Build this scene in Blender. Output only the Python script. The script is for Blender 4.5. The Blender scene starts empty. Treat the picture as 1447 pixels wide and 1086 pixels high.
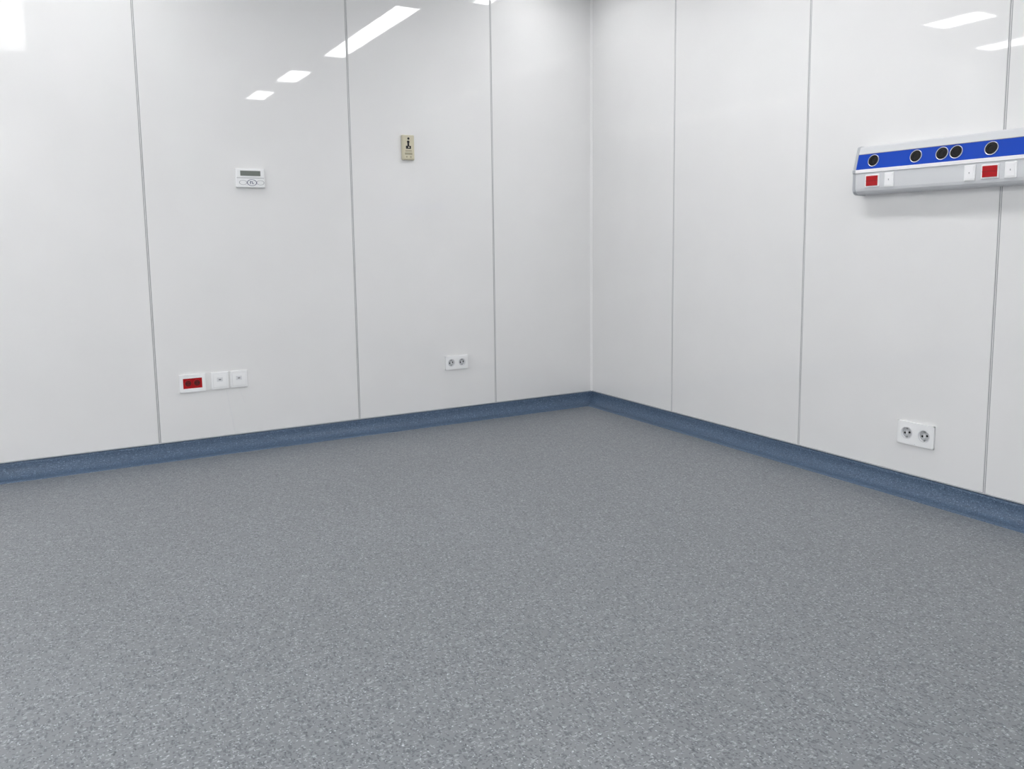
import bpy, bmesh, math
from mathutils import Vector, Matrix
S=bpy.context.scene
try:
    S.view_settings.view_transform='Standard'
    S.view_settings.look='None'
except Exception: pass
HC=3.45
XMIN=-7.2; YMIN=-8.6

def s2l(c): 
    c=c/255.0
    return c/12.92 if c<=.04045 else ((c+.055)/1.055)**2.4
def col(r,g,b): return (s2l(r),s2l(g),s2l(b),1)

def mat(name,rgb,rough=.4,metal=0.,spec=.5,bump=0.,bscale=200.,var=0.,vscale=3.):
    m=bpy.data.materials.new(name); m.use_nodes=True
    nt=m.node_tree; b=nt.nodes['Principled BSDF']
    b.inputs['Roughness'].default_value=rough
    b.inputs['Metallic'].default_value=metal
    b.inputs['Specular IOR Level'].default_value=spec
    tc=nt.nodes.new('ShaderNodeTexCoord')
    n=nt.nodes.new('ShaderNodeTexNoise'); n.inputs['Scale'].default_value=vscale; n.inputs['Detail'].default_value=3
    nt.links.new(tc.outputs['Object'],n.inputs['Vector'])
    r=nt.nodes.new('ShaderNodeMapRange'); r.inputs['From Min'].default_value=.3; r.inputs['From Max'].default_value=.7
    r.inputs['To Min'].default_value=1-var; r.inputs['To Max'].default_value=1+var
    nt.links.new(n.outputs['Fac'],r.inputs['Value'])
    v=nt.nodes.new('ShaderNodeVectorMath'); v.operation='SCALE'; v.inputs[0].default_value=col(*rgb)[:3]
    nt.links.new(r.outputs['Result'],v.inputs['Scale'])
    nt.links.new(v.outputs['Vector'],b.inputs['Base Color'])
    if bump>0:
        n2=nt.nodes.new('ShaderNodeTexNoise'); n2.inputs['Scale'].default_value=bscale; n2.inputs['Detail'].default_value=2
        nt.links.new(tc.outputs['Object'],n2.inputs['Vector'])
        bp=nt.nodes.new('ShaderNodeBump'); bp.inputs['Strength'].default_value=1; bp.inputs['Distance'].default_value=bump
        nt.links.new(n2.outputs['Fac'],bp.inputs['Height']); nt.links.new(bp.outputs['Normal'],b.inputs['Normal'])
    return m

M_wall=mat('wall_panel_white',(239,239,239),rough=.025,spec=.6,var=.012,vscale=2.5,bump=.0002,bscale=1.3)
M_joint=mat('joint_aluminium',(168,170,172),rough=.4,metal=.0,var=.03)
M_back=mat('wall_core',(150,150,150),rough=.6)
M_ceil=mat('ceiling_white',(242,242,242),rough=.5,var=.01)
M_corner=mat('corner_trim_white',(246,246,246),rough=.25)
M_cap=mat('cap_strip_grey',(178,182,187),rough=.4)
M_plastic=mat('white_plastic',(249,250,251),rough=.3)
M_plastic2=mat('white_plastic_inner',(228,229,232),rough=.35)
M_greyp=mat('grey_plastic',(150,152,155),rough=.4)
M_lcd=mat('lcd_grey_green',(122,128,122),rough=.2)
M_dark=mat('black_plastic',(18,18,20),rough=.35)
M_navy=mat('navy_print',(50,60,110),rough=.4)
M_beige=mat('beige_plastic',(214,208,184),rough=.4)
M_beige2=mat('beige_plastic_dark',(168,162,138),rough=.4)
M_red=mat('red_plastic',(182,14,24),rough=.3,spec=.35)
M_redd=mat('dark_red_plastic',(104,8,14),rough=.35)
M_silver=mat('silver_metal',(205,207,210),rough=.3,metal=.7)
M_ugrey=mat('unit_grey_aluminium',(216,218,221),rough=.35,metal=.0,var=.01)
M_utop=mat('unit_top_silver',(218,220,223),rough=.3,metal=.0)
M_uend=mat('unit_end_cap_grey',(186,189,194),rough=.4)
M_blue=mat('unit_blue_band',(0,68,186),rough=.35,spec=.3)
M_uwhite=mat('unit_white_rail',(252,252,254),rough=.3)
M_core=mat('gas_outlet_black',(14,14,16),rough=.5,spec=.25)

# speckled vinyl
def vinyl(name,base,light,dark,amount,rough=.42,sc=1.0):
    m=bpy.data.materials.new(name); m.use_nodes=True
    nt=m.node_tree; b=nt.nodes['Principled BSDF']; L=nt.links.new
    tc=nt.nodes.new('ShaderNodeTexCoord')
    nz=nt.nodes.new('ShaderNodeTexNoise'); nz.inputs['Scale'].default_value=60*sc; nz.inputs['Detail'].default_value=2
    L(tc.outputs['Object'],nz.inputs['Vector'])
    sub=nt.nodes.new('ShaderNodeVectorMath'); sub.operation='SUBTRACT'; sub.inputs[1].default_value=(.5,.5,.5)
    L(nz.outputs['Color'],sub.inputs[0])
    scl=nt.nodes.new('ShaderNodeVectorMath'); scl.operation='SCALE'; scl.inputs['Scale'].default_value=.014/sc
    L(sub.outputs['Vector'],scl.inputs[0])
    add=nt.nodes.new('ShaderNodeVectorMath'); add.operation='ADD'
    L(tc.outputs['Object'],add.inputs[0]); L(scl.outputs['Vector'],add.inputs[1])
    base_n=nt.nodes.new('ShaderNodeTexNoise'); base_n.inputs['Scale'].default_value=1.2; base_n.inputs['Detail'].default_value=6
    L(tc.outputs['Object'],base_n.inputs['Vector'])
    cr=nt.nodes.new('ShaderNodeMix'); cr.data_type='RGBA'
    L(base_n.outputs['Fac'],cr.inputs['Factor'])
    d=[x*.95 for x in base]; u=[x*1.05 for x in base]
    cr.inputs['A'].default_value=col(*d); cr.inputs['B'].default_value=col(*u)
    cur=cr.outputs['Result']
    layers=[(62,.34,.45,dark,(1,.45,1),0.0),(66,.28,.55,light,(.4,1,1),3.3),(85,.32,.5,dark,(.5,1,1),7.7),
            (90,.28,.6,light,(1,.45,1),12.1),(62,.16,.82,[min(255,x*1.28) for x in light],(.8,1,1),21.7),(62,.20,.76,[x*.74 for x in dark],(1,.7,1),31.7)]
    for (s,rad,thr,c,st,off) in layers:
        mp=nt.nodes.new('ShaderNodeMapping'); mp.inputs['Scale'].default_value=st; mp.inputs['Location'].default_value=(off,off*.7,0)
        mp.inputs['Rotation'].default_value=(0,0,off)
        L(add.outputs['Vector'],mp.inputs['Vector'])
        v=nt.nodes.new('ShaderNodeTexVoronoi'); v.feature='F1'; v.inputs['Scale'].default_value=s*sc*1.4
        L(mp.outputs['Vector'],v.inputs['Vector'])
        sp=nt.nodes.new('ShaderNodeSeparateColor'); L(v.outputs['Color'],sp.inputs['Color'])
        lt=nt.nodes.new('ShaderNodeMapRange'); lt.inputs['From Min'].default_value=rad; lt.inputs['From Max'].default_value=rad+.08
        lt.inputs['To Min'].default_value=1; lt.inputs['To Max'].default_value=0
        L(v.outputs['Distance'],lt.inputs['Value'])
        gt=nt.nodes.new('ShaderNodeMath'); gt.operation='GREATER_THAN'; gt.inputs[1].default_value=thr
        L(sp.outputs['Red'],gt.inputs[0])
        mu=nt.nodes.new('ShaderNodeMath'); mu.operation='MULTIPLY'; L(lt.outputs['Result'],mu.inputs[0]); L(gt.outputs['Value'],mu.inputs[1])
        mu2=nt.nodes.new('ShaderNodeMath'); mu2.operation='MULTIPLY'; L(mu.outputs['Value'],mu2.inputs[0]); mu2.inputs[1].default_value=amount
        mx=nt.nodes.new('ShaderNodeMix'); mx.data_type='RGBA'
        L(mu2.outputs['Value'],mx.inputs['Factor']); L(cur,mx.inputs['A']); mx.inputs['B'].default_value=col(*c)
        cur=mx.outputs['Result']
    L(cur,b.inputs['Base Color'])
    b.inputs['Roughness'].default_value=rough; b.inputs['Specular IOR Level'].default_value=.4
    bn=nt.nodes.new('ShaderNodeTexNoise'); bn.inputs['Scale'].default_value=260; bn.inputs['Detail'].default_value=2
    L(tc.outputs['Object'],bn.inputs['Vector'])
    bp=nt.nodes.new('ShaderNodeBump'); bp.inputs['Distance'].default_value=.0004; bp.inputs['Strength'].default_value=.4
    L(bn.outputs['Fac'],bp.inputs['Height']); L(bp.outputs['Normal'],b.inputs['Normal'])
    return m
M_floor=vinyl('floor_vinyl_speckled',(124,128,132),(161,165,170),(94,98,104),.78,rough=.34,sc=1.12)
M_base=vinyl('baseboard_vinyl_blue',(78,98,122),(114,133,156),(58,76,100),.65,sc=1.3)

# ---------- mesh helpers
def link(o,parent=None):
    S.collection.objects.link(o)
    if parent is not None: o.parent=parent
    return o
def obj_from_bm(bm,name,mats,parent=None,smooth=False):
    bmesh.ops.recalc_face_normals(bm,faces=bm.faces)
    me=bpy.data.meshes.new(name); bm.to_mesh(me); bm.free()
    for m in mats: me.materials.append(m)
    if smooth:
        for p in me.polygons: p.use_smooth=True
    return link(bpy.data.objects.new(name,me),parent)
def add_box(bm,x0,x1,y0,y1,z0,z1,mi=0):
    r=bmesh.ops.create_cube(bm,size=1)
    for v in r['verts']:
        v.co=Vector((x0+(v.co.x+.5)*(x1-x0),y0+(v.co.y+.5)*(y1-y0),z0+(v.co.z+.5)*(z1-z0)))
    for v in r['verts']:
        for f in v.link_faces: f.material_index=mi
    return r['verts']
def box(name,x0,x1,y0,y1,z0,z1,m,parent=None,bevel=0.,seg=3,loc=None,rotx=0.):
    bm=bmesh.new(); add_box(bm,x0,x1,y0,y1,z0,z1)
    o=obj_from_bm(bm,name,[m],parent)
    if bevel>0:
        b=o.modifiers.new('bevel','BEVEL'); b.width=bevel; b.segments=seg; b.limit_method='ANGLE'
    if loc is not None: o.location=loc
    o.rotation_euler[0]=rotx
    return o
def lathe(name,prof,m,parent,loc,rotx=0.,n=40,sx=1.,sz=1.):
    """prof: (radius, outward distance); axis along -Y"""
    bm=bmesh.new(); rings=[]
    for (r,d) in prof:
        if r<1e-6: rings.append([bm.verts.new((0,-d,0))])
        else: rings.append([bm.verts.new((sx*r*math.cos(2*math.pi*i/n),-d,sz*r*math.sin(2*math.pi*i/n))) for i in range(n)])
    for a,b in zip(rings,rings[1:]):
        for i in range(n):
            j=(i+1)%n
            if len(a)==1 and len(b)==1: continue
            if len(a)==1: bm.faces.new((a[0],b[i],b[j]))
            elif len(b)==1: bm.faces.new((a[i],a[j],b[0]))
            else: bm.faces.new((a[i],a[j],b[j],b[i]))
    o=obj_from_bm(bm,name,[m],parent,smooth=False)
    o.location=loc; o.rotation_euler[0]=rotx
    return o
def empty(name,loc,rz=0.):
    e=bpy.data.objects.new(name,None); e.empty_display_size=.1; e.location=loc; e.rotation_euler[2]=rz
    return link(e)
RZ=-math.pi/2

# ---------- room shell
def wall(name,seams,rz,origin=(0,0,0),tilts=None):
    e=bmesh.new()
    edges=sorted(seams); k=0
    g=.0068
    for a,b in zip(edges,edges[1:]):
        t=tilts[k%len(tilts)] if tilts else (0,0,0); k+=1
        vs=add_box(e,a+g,b-g,0,.045,0,HC,0)
        for v in vs:
            if v.co.y<.01:
                fx=(v.co.x-a)/(b-a); fz=v.co.z/HC
                v.co.y+=t[0]*(1-fx)+t[1]*fx+t[2]*fz
    for a in edges[1:-1]:
        add_box(e,a-g-.0005,a+g+.0005,.0026,.04,0,HC,1)
        add_box(e,a-.0018,a+.0018,.0012,.01,0,HC,3)  # thin white centre strip stands in for the joint's highlight
    add_box(e,edges[0],edges[-1],.045,.15,0,HC,2)
    o=obj_from_bm(e,name,[M_wall,M_joint,M_back,M_corner])
    b=o.modifiers.new('bevel','BEVEL'); b.width=.0018; b.segments=2; b.limit_method='ANGLE'
    o.location=origin; o.rotation_euler[2]=rz
    return o
tl=[(0,.0004,0),(.0005,0,.0006),(0,.0005,0),(.0003,0,.0004)]
tr=[(0,.0003,0),(.0003,0,0),(0,.0,0),(.0,0,.0)]
wall('wall_left',[XMIN,-6.0,-4.62,-3.471,-2.098,-.947,0.0],0,tilts=tl)
wall('wall_right',[0.0,1.042,2.25,3.428,4.62,5.82,7.02,-YMIN],RZ,tilts=tr)
wall('wall_back',[0,1.2,2.4,3.6,4.8,6.0,-XMIN],math.pi,origin=(0,YMIN,0),tilts=tl)
wall('wall_side',[0,1.2,2.4,3.6,4.8,6.0,7.2,-YMIN],-RZ,origin=(XMIN,YMIN,0),tilts=tl)
bm=bmesh.new(); add_box(bm,XMIN-.15,.15,YMIN-.15,.15,-.12,0); obj_from_bm(bm,'floor',[M_floor])
bm=bmesh.new(); add_box(bm,XMIN-.15,.15,YMIN-.15,.15,HC,HC+.12); obj_from_bm(bm,'ceiling',[M_ceil])

# corner trim: small concave bead
bm=bmesh.new(); R=.016
pts=[(0,0),(-R,0),(-R,-.002),(-R*.55,-R*.3),(-R*.3,-R*.55),(-.002,-R),(0,-R)]
lo=[bm.verts.new((x,y,.1)) for x,y in pts]; hi=[bm.verts.new((x,y,HC)) for x,y in pts]
for i in range(len(pts)):
    j=(i+1)%len(pts); bm.faces.new((lo[i],lo[j],hi[j],hi[i]))
bm.faces.new(lo); bm.faces.new(hi)
obj_from_bm(bm,'trim_1',[M_corner])

# baseboards (coved vinyl)
prof=[(0,.1),(.004,.1),(.004,.082)]
Rc=.075
for i in range(1,9):
    a=i/8*math.pi/2
    prof.append((.004+Rc*(1-math.cos(a)),.079-Rc*math.sin(a)+.0))
prof+=[(.118,.003),(.12,0)]
def baseboard(name,length,side):
    bm=bmesh.new(); A=[];B=[]
    for d,z in prof:
        if side=='L': A.append(bm.verts.new((-d,-d,z))); B.append(bm.verts.new((-length,-d,z)))
        else: A.append(bm.verts.new((-d,-d,z))); B.append(bm.verts.new((-d,-length,z)))
    for i in range(len(prof)-1): bm.faces.new((A[i],A[i+1],B[i+1],B[i]))
    cp=[(0,.1),(0,.107),(.004,.107),(.006,.1)]
    A=[];B=[]
    for d,z in cp:
        if side=='L': A.append(bm.verts.new((-d,-d,z))); B.append(bm.verts.new((-length,-d,z)))
        else: A.append(bm.verts.new((-d,-d,z))); B.append(bm.verts.new((-d,-length,z)))
    for i in range(len(cp)):
        j=(i+1)%4; f=bm.faces.new((A[i],A[j],B[j],B[i])); f.material_index=1
    me_o=obj_from_bm(bm,name,[M_base,M_cap],smooth=True)
    me=me_o.data
    s=sum((p.normal.z)*p.area for p in me.polygons if p.material_index==0)
    if s<0: me.flip_normals()
    return me_o
baseboard('baseboard_left',-XMIN,'L'); baseboard('baseboard_right',-YMIN,'R')

# ---------- ceiling lights
def emis(name,strength):
    m=bpy.data.materials.new(name); m.use_nodes=True; nt=m.node_tree
    nt.nodes.remove(nt.nodes['Principled BSDF'])
    e=nt.nodes.new('ShaderNodeEmission'); e.inputs['Color'].default_value=(.995,.991,.99,1); e.inputs['Strength'].default_value=strength
    nt.links.new(e.outputs[0],nt.nodes['Material Output'].inputs['Surface']); return m
M_em=emis('led_diffuser',17.4)
M_em_dim=emis('led_diffuser_dim',3.6)
def light(x0,x1,y0,y1,em=None):
    e=empty('ceiling_light',((x0+x1)/2,(y0+y1)/2,HC))
    w=(x1-x0)/2; h=(y1-y0)/2; t=.015
    bm=bmesh.new()
    add_box(bm,-w-t,-w,-h-t,h+t,-.012,0); add_box(bm,w,w+t,-h-t,h+t,-.012,0)
    add_box(bm,-w,w,-h-t,-h,-.012,0); add_box(bm,-w,w,h,h+t,-.012,0)
    obj_from_bm(bm,'frame',[M_corner],e)
    bm=bmesh.new(); add_box(bm,-w,w,-h,h,-.008,-.001); obj_from_bm(bm,'diffuser',[em or M_em],e)
light(-1.25,-1.02,-3.3,-1.15)
light(-1.37,-1.12,-4.92,-4.2)
light(-1.44,-1.2,-6.37,-5.7)
light(-4.30,-4.06,-4.5,-2.3,M_em_dim)
light(-3.88,-3.55,-1.08,-.55)
light(-5.28,-4.98,-1.2,-.2)
light(-.70,-.55,-.78,-.3)
for (x,y) in [(-5.7,-3.6),(-5.7,-5.2),(-5.9,-6.8),(-5.0,-7.3)]:  # extra panels added out of view to raise the room's brightness
    light(x-.34,x+.34,y-.64,y+.64)

# ---------- wall devices (local frame: X right, -Y out of wall, Z up, origin = centre on wall)
def room_controller():
    e=empty('thermostat',(-2.809,0,1.843))
    box('housing',-.096,.096,-.024,0,-.063,.063,M_plastic,e,.007)
    box('upper_bezel',-.090,.090,-.0262,-.022,.004,.057,M_plastic,e,.003)
    box('lcd_display',-.066,.066,-.0272,-.025,.014,.048,M_lcd,e,.001)
    box('groove',-.09,.09,-.0246,-.0235,-.0005,.002,M_greyp,e)
    lathe('button_oval',[(.032,.0235),(.032,.0262),(.030,.0268),(.0285,.0262),(.0285,.0235)],M_navy,e,(0.008,0,-.030),sx=1.0,sz=.66)
    box('logo_1',-.004,-.0005,-.0262,-.0235,-.039,-.021,M_navy,e)
    box('logo_2',-.0005,.007,-.0262,-.0235,-.0245,-.021,M_navy,e)
    box('logo_3',-.0005,.005,-.0262,-.0235,-.032,-.029,M_navy,e)
    box('logo_4',.010,.0135,-.0262,-.0235,-.039,-.021,M_navy,e)
    box('logo_5',.0135,.019,-.0262,-.0235,-.039,-.0355,M_navy,e)
    for k,x in enumerate((-.050,.064)):
        lathe('soft_key_%d'%k,[(.018,.0235),(.018,.0258),(.0163,.0258),(.0163,.0235)],M_greyp,e,(x,0,-.030),sx=1.4,sz=.85)
room_controller()

def call_point():
    e=empty('door_key_switch',(-1.662,0,2.095))
    box('housing',-.047,.047,-.026,0,-.090,.090,M_beige,e,.005)
    box('face_plate',-.040,.040,-.029,-.024,-.083,.083,M_beige,e,.002)
    lathe('indicator',[(.0085,.028),(.0085,.031),(0,.032)],M_dark,e,(0,0,.064))
    lathe('icon_head',[(.010,.0285),(.010,.0305),(0,.0305)],M_dark,e,(-.002,0,.040))
    box('icon_body',-.009,.005,-.0305,-.0285,.012,.034,M_dark,e)
    box('icon_block',-.021,.019,-.0305,-.0285,-.010,.012,M_dark,e,.002)
    box('icon_window',-.003,.006,-.0309,-.0300,-.003,.006,M_beige,e)
    for i,z in enumerate((-.021,-.029)):
        box('label_%d'%i,-.026,.024,-.0299,-.0285,z-.0022,z+.0022,M_beige2,e)
    box('slot',-.030,.028,-.030,-.0285,-.053,-.038,M_beige2,e,.004)
    lathe('key_hole_l',[(.006,.0285),(.006,.030),(0,.030)],M_beige2,e,(-.016,0,-.068))
    lathe('key_hole_r',[(.006,.0285),(.006,.030),(0,.030)],M_beige2,e,(.016,0,-.068))
call_point()

M_well=mat('socket_well_grey',(196,198,201),rough=.4)
def double_socket(loc,rz,w,h,r):
    e=empty('double_wall_socket',loc,rz)
    d=.012
    bm=bmesh.new()
    add_box(bm,-w/2,w/2,-.004,0,-h/2,h/2)
    obj_from_bm(bm,'back_plate',[M_plastic],e)
    bm=bmesh.new()
    n=40
    for s in (-1,1):
        cx=s*w*.24
        x0=-w/2 if s<0 else 0; x1=0 if s<0 else w/2
        ring=[];outer=[];ringb=[]
        for i in range(n):
            a=2*math.pi*i/n; c,sn=math.cos(a),math.sin(a)
            ring.append(bm.verts.new((cx+r*c,-d,r*sn))); ringb.append(bm.verts.new((cx+r*.96*c,-.0042,r*.96*sn)))
            tx=((x1-cx)/c if c>0 else (x0-cx)/c) if abs(c)>1e-6 else 1e9
            tz=(h/2/abs(sn)) if abs(sn)>1e-6 else 1e9
            t=min(tx,tz); outer.append(bm.verts.new((cx+t*c,-d,t*sn)))
        for i in range(n):
            j=(i+1)%n
            bm.faces.new((ring[i],ring[j],outer[j],outer[i]))
            bm.faces.new((ring[i],ring[j],ringb[j],ringb[i]))
        bm.faces.new(ringb)
    add_box(bm,-w/2,w/2,-d+.0002,-.003,h/2-.006,h/2); add_box(bm,-w/2,w/2,-d+.0002,-.003,-h/2,-h/2+.006)
    add_box(bm,-w/2,-w/2+.006,-d+.0002,-.003,-h/2,h/2); add_box(bm,w/2-.006,w/2,-d+.0002,-.003,-h/2,h/2)
    obj_from_bm(bm,'front_plate',[M_plastic],e)
    for k,s in enumerate((-1,1)):
        x=s*w*.24
        lathe('well_floor_%d'%k,[(r*.95,.0043),(r*.95,.005),(0,.005)],M_well,e,(x,0,0))
        lathe('rim_%d'%k,[(r*1.16,d-.0005),(r*1.14,d+.0015),(r*1.0,d+.0015),(r*.98,d-.001)],M_plastic2,e,(x,0,0))
        for q,t in enumerate((-1,1)):
            lathe('pin_hole_%d_%d'%(k,q),[(r*.2,.0048),(r*.2,.0056),(0,.0056)],M_dark,e,(x+t*r*.45,0,t*r*.1))
            box('earth_clip_%d_%d'%(k,q),-r*.14,r*.14,-.011,-.004,-r*.12,r*.12,M_greyp,e,loc=(x,0,t*r*.78))
        box('socket_bridge_%d'%k,-r*.2,r*.2,-.0095,-.004,-r*.34,r*.34,M_plastic2,e,.001,loc=(x,0,0))
double_socket((-1.297,0,.462),0,.193,.107,.026)
double_socket((0,-3.048,.332),RZ,.214,.124,.030)

def red_socket():
    e=empty('red_double_wall_socket',(-3.249,0,.486))
    w,h=.163,.116
    bm=bmesh.new()
    iw,ih=.120,.068
    add_box(bm,-w/2,-iw/2,-.013,0,-h/2,h/2); add_box(bm,iw/2,w/2,-.013,0,-h/2,h/2)
    add_box(bm,-iw/2,iw/2,-.013,0,ih/2,h/2); add_box(bm,-iw/2,iw/2,-.013,0,-h/2,-ih/2)
    obj_from_bm(bm,'frame',[M_plastic],e)
    box('red_insert',-iw/2,iw/2,-.010,0,-ih/2,ih/2,M_red,e)
    box('divider',-.001,.001,-.0108,-.0095,-ih/2,ih/2,M_redd,e)
    for k,s in enumerate((-1,1)):
        x=s*.028
        lathe('ring_%d'%k,[(.0235,.0095),(.0235,.0118),(.021,.0122),(.020,.0102)],M_red,e,(x,0,0))
        lathe('well_%d'%k,[(.0205,.0098),(.0205,.0104),(0,.0104)],M_redd,e,(x,0,0))
        for q,t in enumerate((-1,1)):
            lathe('pin_%d_%d'%(k,q),[(.004,.0102),(.004,.0109),(0,.0109)],M_dark,e,(x+t*.009,0,0))
red_socket()

def data_plate(x):
    e=empty('data_wall_socket',(x,0,.487))
    w,h=.114,.117
    box('frame',-w/2,w/2,-.010,0,-h/2,h/2,M_plastic,e,.003)
    box('insert',-w/2+.014,w/2-.014,-.0125,-.009,-h/2+.014,h/2-.014,M_plastic,e,.001)
    box('seam',-w/2+.0125,w/2-.0125,-.0102,-.0095,-h/2+.0125,h/2-.0125,M_plastic2,e)
    box('port_shutter',-.020,.018,-.0135,-.012,-.006,.022,M_plastic2,e,.001)
    box('port_opening',-.009,.007,-.0139,-.013,.003,.012,M_greyp,e)
    return e
data_plate(-3.074); e=data_plate(-2.949)
cu=bpy.data.curves.new('hairline_scratch','CURVE'); cu.dimensions='3D'; cu.bevel_depth=.0009  # hairline wall scratches, modelled as thin pale tubes
for P in ([(-.085,-.0015,-.058),(-.075,-.0015,-.14),(-.058,-.0015,-.25),(-.045,-.0015,-.36)],[(.0,-.0015,-.058),(.016,-.0015,-.12),(.032,-.0015,-.17)]):
    sp=cu.splines.new('POLY'); sp.points.add(len(P)-1)
    for i,p in enumerate(P): sp.points[i].co=(*p,1)
cu.materials.append(M_plastic2); link(bpy.data.objects.new('hairline_scratch',cu),e)

# ---------- bed head medical trunking
def bedhead():
    y0=2.66; L=2.0
    e=empty('medical_bedhead_unit',(0,-y0,0),RZ)
    P=[((0,1.895),None),((.048,1.895),M_utop),((.057,1.892),M_utop),((.062,1.886),M_utop),((.0715,1.851),M_utop),
       ((.0915,1.767),M_blue),((.097,1.767),M_uwhite),((.097,1.749),M_uwhite),((.092,1.748),M_ugrey),((.093,1.664),M_ugrey),
       ((.090,1.650),M_ugrey),((.081,1.639),M_ugrey),((.066,1.633),M_ugrey),((0,1.632),M_ugrey)]
    mats=[M_utop,M_blue,M_uwhite,M_ugrey]
    bm=bmesh.new()
    pts=[p[0] for p in P]
    A=[bm.verts.new((.01,-d,z)) for d,z in pts]; B=[bm.verts.new((L-.01,-d,z)) for d,z in pts]
    for i in range(len(pts)-1):
        f=bm.faces.new((A[i],A[i+1],B[i+1],B[i])); f.material_index=mats.index(P[i+1][1])
    bm.faces.new((A[-1],A[0],B[0],B[-1]))
    bm.faces.new(A); bm.faces.new(B)
    obj_from_bm(bm,'extruded_body',mats,e)
    c=(.045,1.762)
    for nm,xa,xb in (('end_cap_near',-.004,.014),('end_cap_far',L-.014,L+.004)):
        bm=bmesh.new()
        pp=[]
        for d,z in pts:
            dd=d if d==0 else c[0]+(d-c[0])*1.06; zz=c[1]+(z-c[1])*1.025
            pp.append((dd,zz))
        A=[bm.verts.new((xa,-d,z)) for d,z in pp]; B=[bm.verts.new((xb,-d,z)) for d,z in pp]
        for i in range(len(pp)):
            j=(i+1)%len(pp); bm.faces.new((A[i],A[j],B[j],B[i]))
        bm.faces.new(A); bm.faces.new(B)
        o=obj_from_bm(bm,nm,[M_uend],e); b=o.modifiers.new('bevel','BEVEL'); b.width=.004; b.segments=3; b.limit_method='ANGLE'
    box('groove_upper',.014,L-.014,-.0735,-.07,1.8495,1.852,M_greyp,e)
    th=math.atan2(.020,.084)
    def onblue(z): return .0915-(z-1.767)/.084*.020
    for k,yy in enumerate((2.776,3.027,3.170,3.244,3.419,3.70,3.95,4.2)):
        z=1.811; d=onblue(z); X=yy-y0; r=.033
        lathe('gas_outlet_rim_%d'%k,[(r,-.001),(r,.004),(r*.96,.0045),(r*.91,.004),(r*.9,.0005)],M_silver,e,(X,-d,z),rotx=-th)
        lathe('gas_outlet_core_%d'%k,[(r*.91,.0002),(r*.91,.0022),(r*.5,.003),(r*.48,.0012),(0,.0012)],M_core,e,(X,-d,z),rotx=-th)
        lathe('gas_outlet_probe_%d'%k,[(r*.28,.001),(r*.28,.0022),(0,.0022)],M_core,e,(X,-d,z),rotx=-th)
    def rocker(k,yy,z,red):
        X=yy-y0; d=.0925
        if red:
            box('switch_frame_%d'%k,-.043,.043,-.006,.002,-.034,.034,M_plastic,e,.003,loc=(X,-d,z))
            box('switch_red_%d'%k,-.036,.036,-.009,-.004,-.027,.027,M_red,e,.003,loc=(X,-d,z))
            box('switch_split_%d'%k,-.036,.036,-.0095,-.0085,-.001,.001,M_redd,e,loc=(X,-d,z))
        else:
            box('outlet_plate_%d'%k,-.028,.028,-.006,.002,-.038,.038,M_plastic,e,.003,loc=(X,-d,z))
            box('outlet_inner_%d'%k,-.020,.020,-.0078,-.005,-.030,.030,M_uwhite,e,.002,loc=(X,-d,z))
            box('outlet_mark_%d'%k,-.002,.002,-.0082,-.007,-.004,.004,M_greyp,e,loc=(X,-d,z))
    for k,(yy,red) in enumerate(((2.782,1),(2.885,0),(3.326,0),(3.426,1),(3.523,0),(3.80,0),(3.92,1),(4.05,0))):
        rocker(k,yy,1.702,red)
bedhead()

# ---------- camera
yaw,pitch,roll=1.05563,-.11848,-.01274
w=Vector((math.cos(yaw)*math.cos(pitch),math.sin(yaw)*math.cos(pitch),math.sin(pitch)))
r0=Vector((math.sin(yaw),-math.cos(yaw),0)); u0=r0.cross(w)
r=r0*math.cos(roll)+u0*math.sin(roll); u=-r0*math.sin(roll)+u0*math.cos(roll)
cd=bpy.data.cameras.new('camera'); cam=bpy.data.objects.new('camera',cd); S.collection.objects.link(cam)
cam.matrix_world=Matrix(((r.x,u.x,-w.x,-4.04363),(r.y,u.y,-w.y,-5.74647),(r.z,u.z,-w.z,1.4),(0,0,0,1)))
cd.sensor_fit='HORIZONTAL'; cd.sensor_width=36; cd.lens=36*1154.74/1447; cd.shift_y=-(543-478.01)/1447
cd.clip_start=.05
S.camera=cam
wd=bpy.data.worlds.new('world'); S.world=wd; wd.use_nodes=True
wd.node_tree.nodes['Background'].inputs['Color'].default_value=(.8,.85,.9,1); wd.node_tree.nodes['Background'].inputs['Strength'].default_value=.3
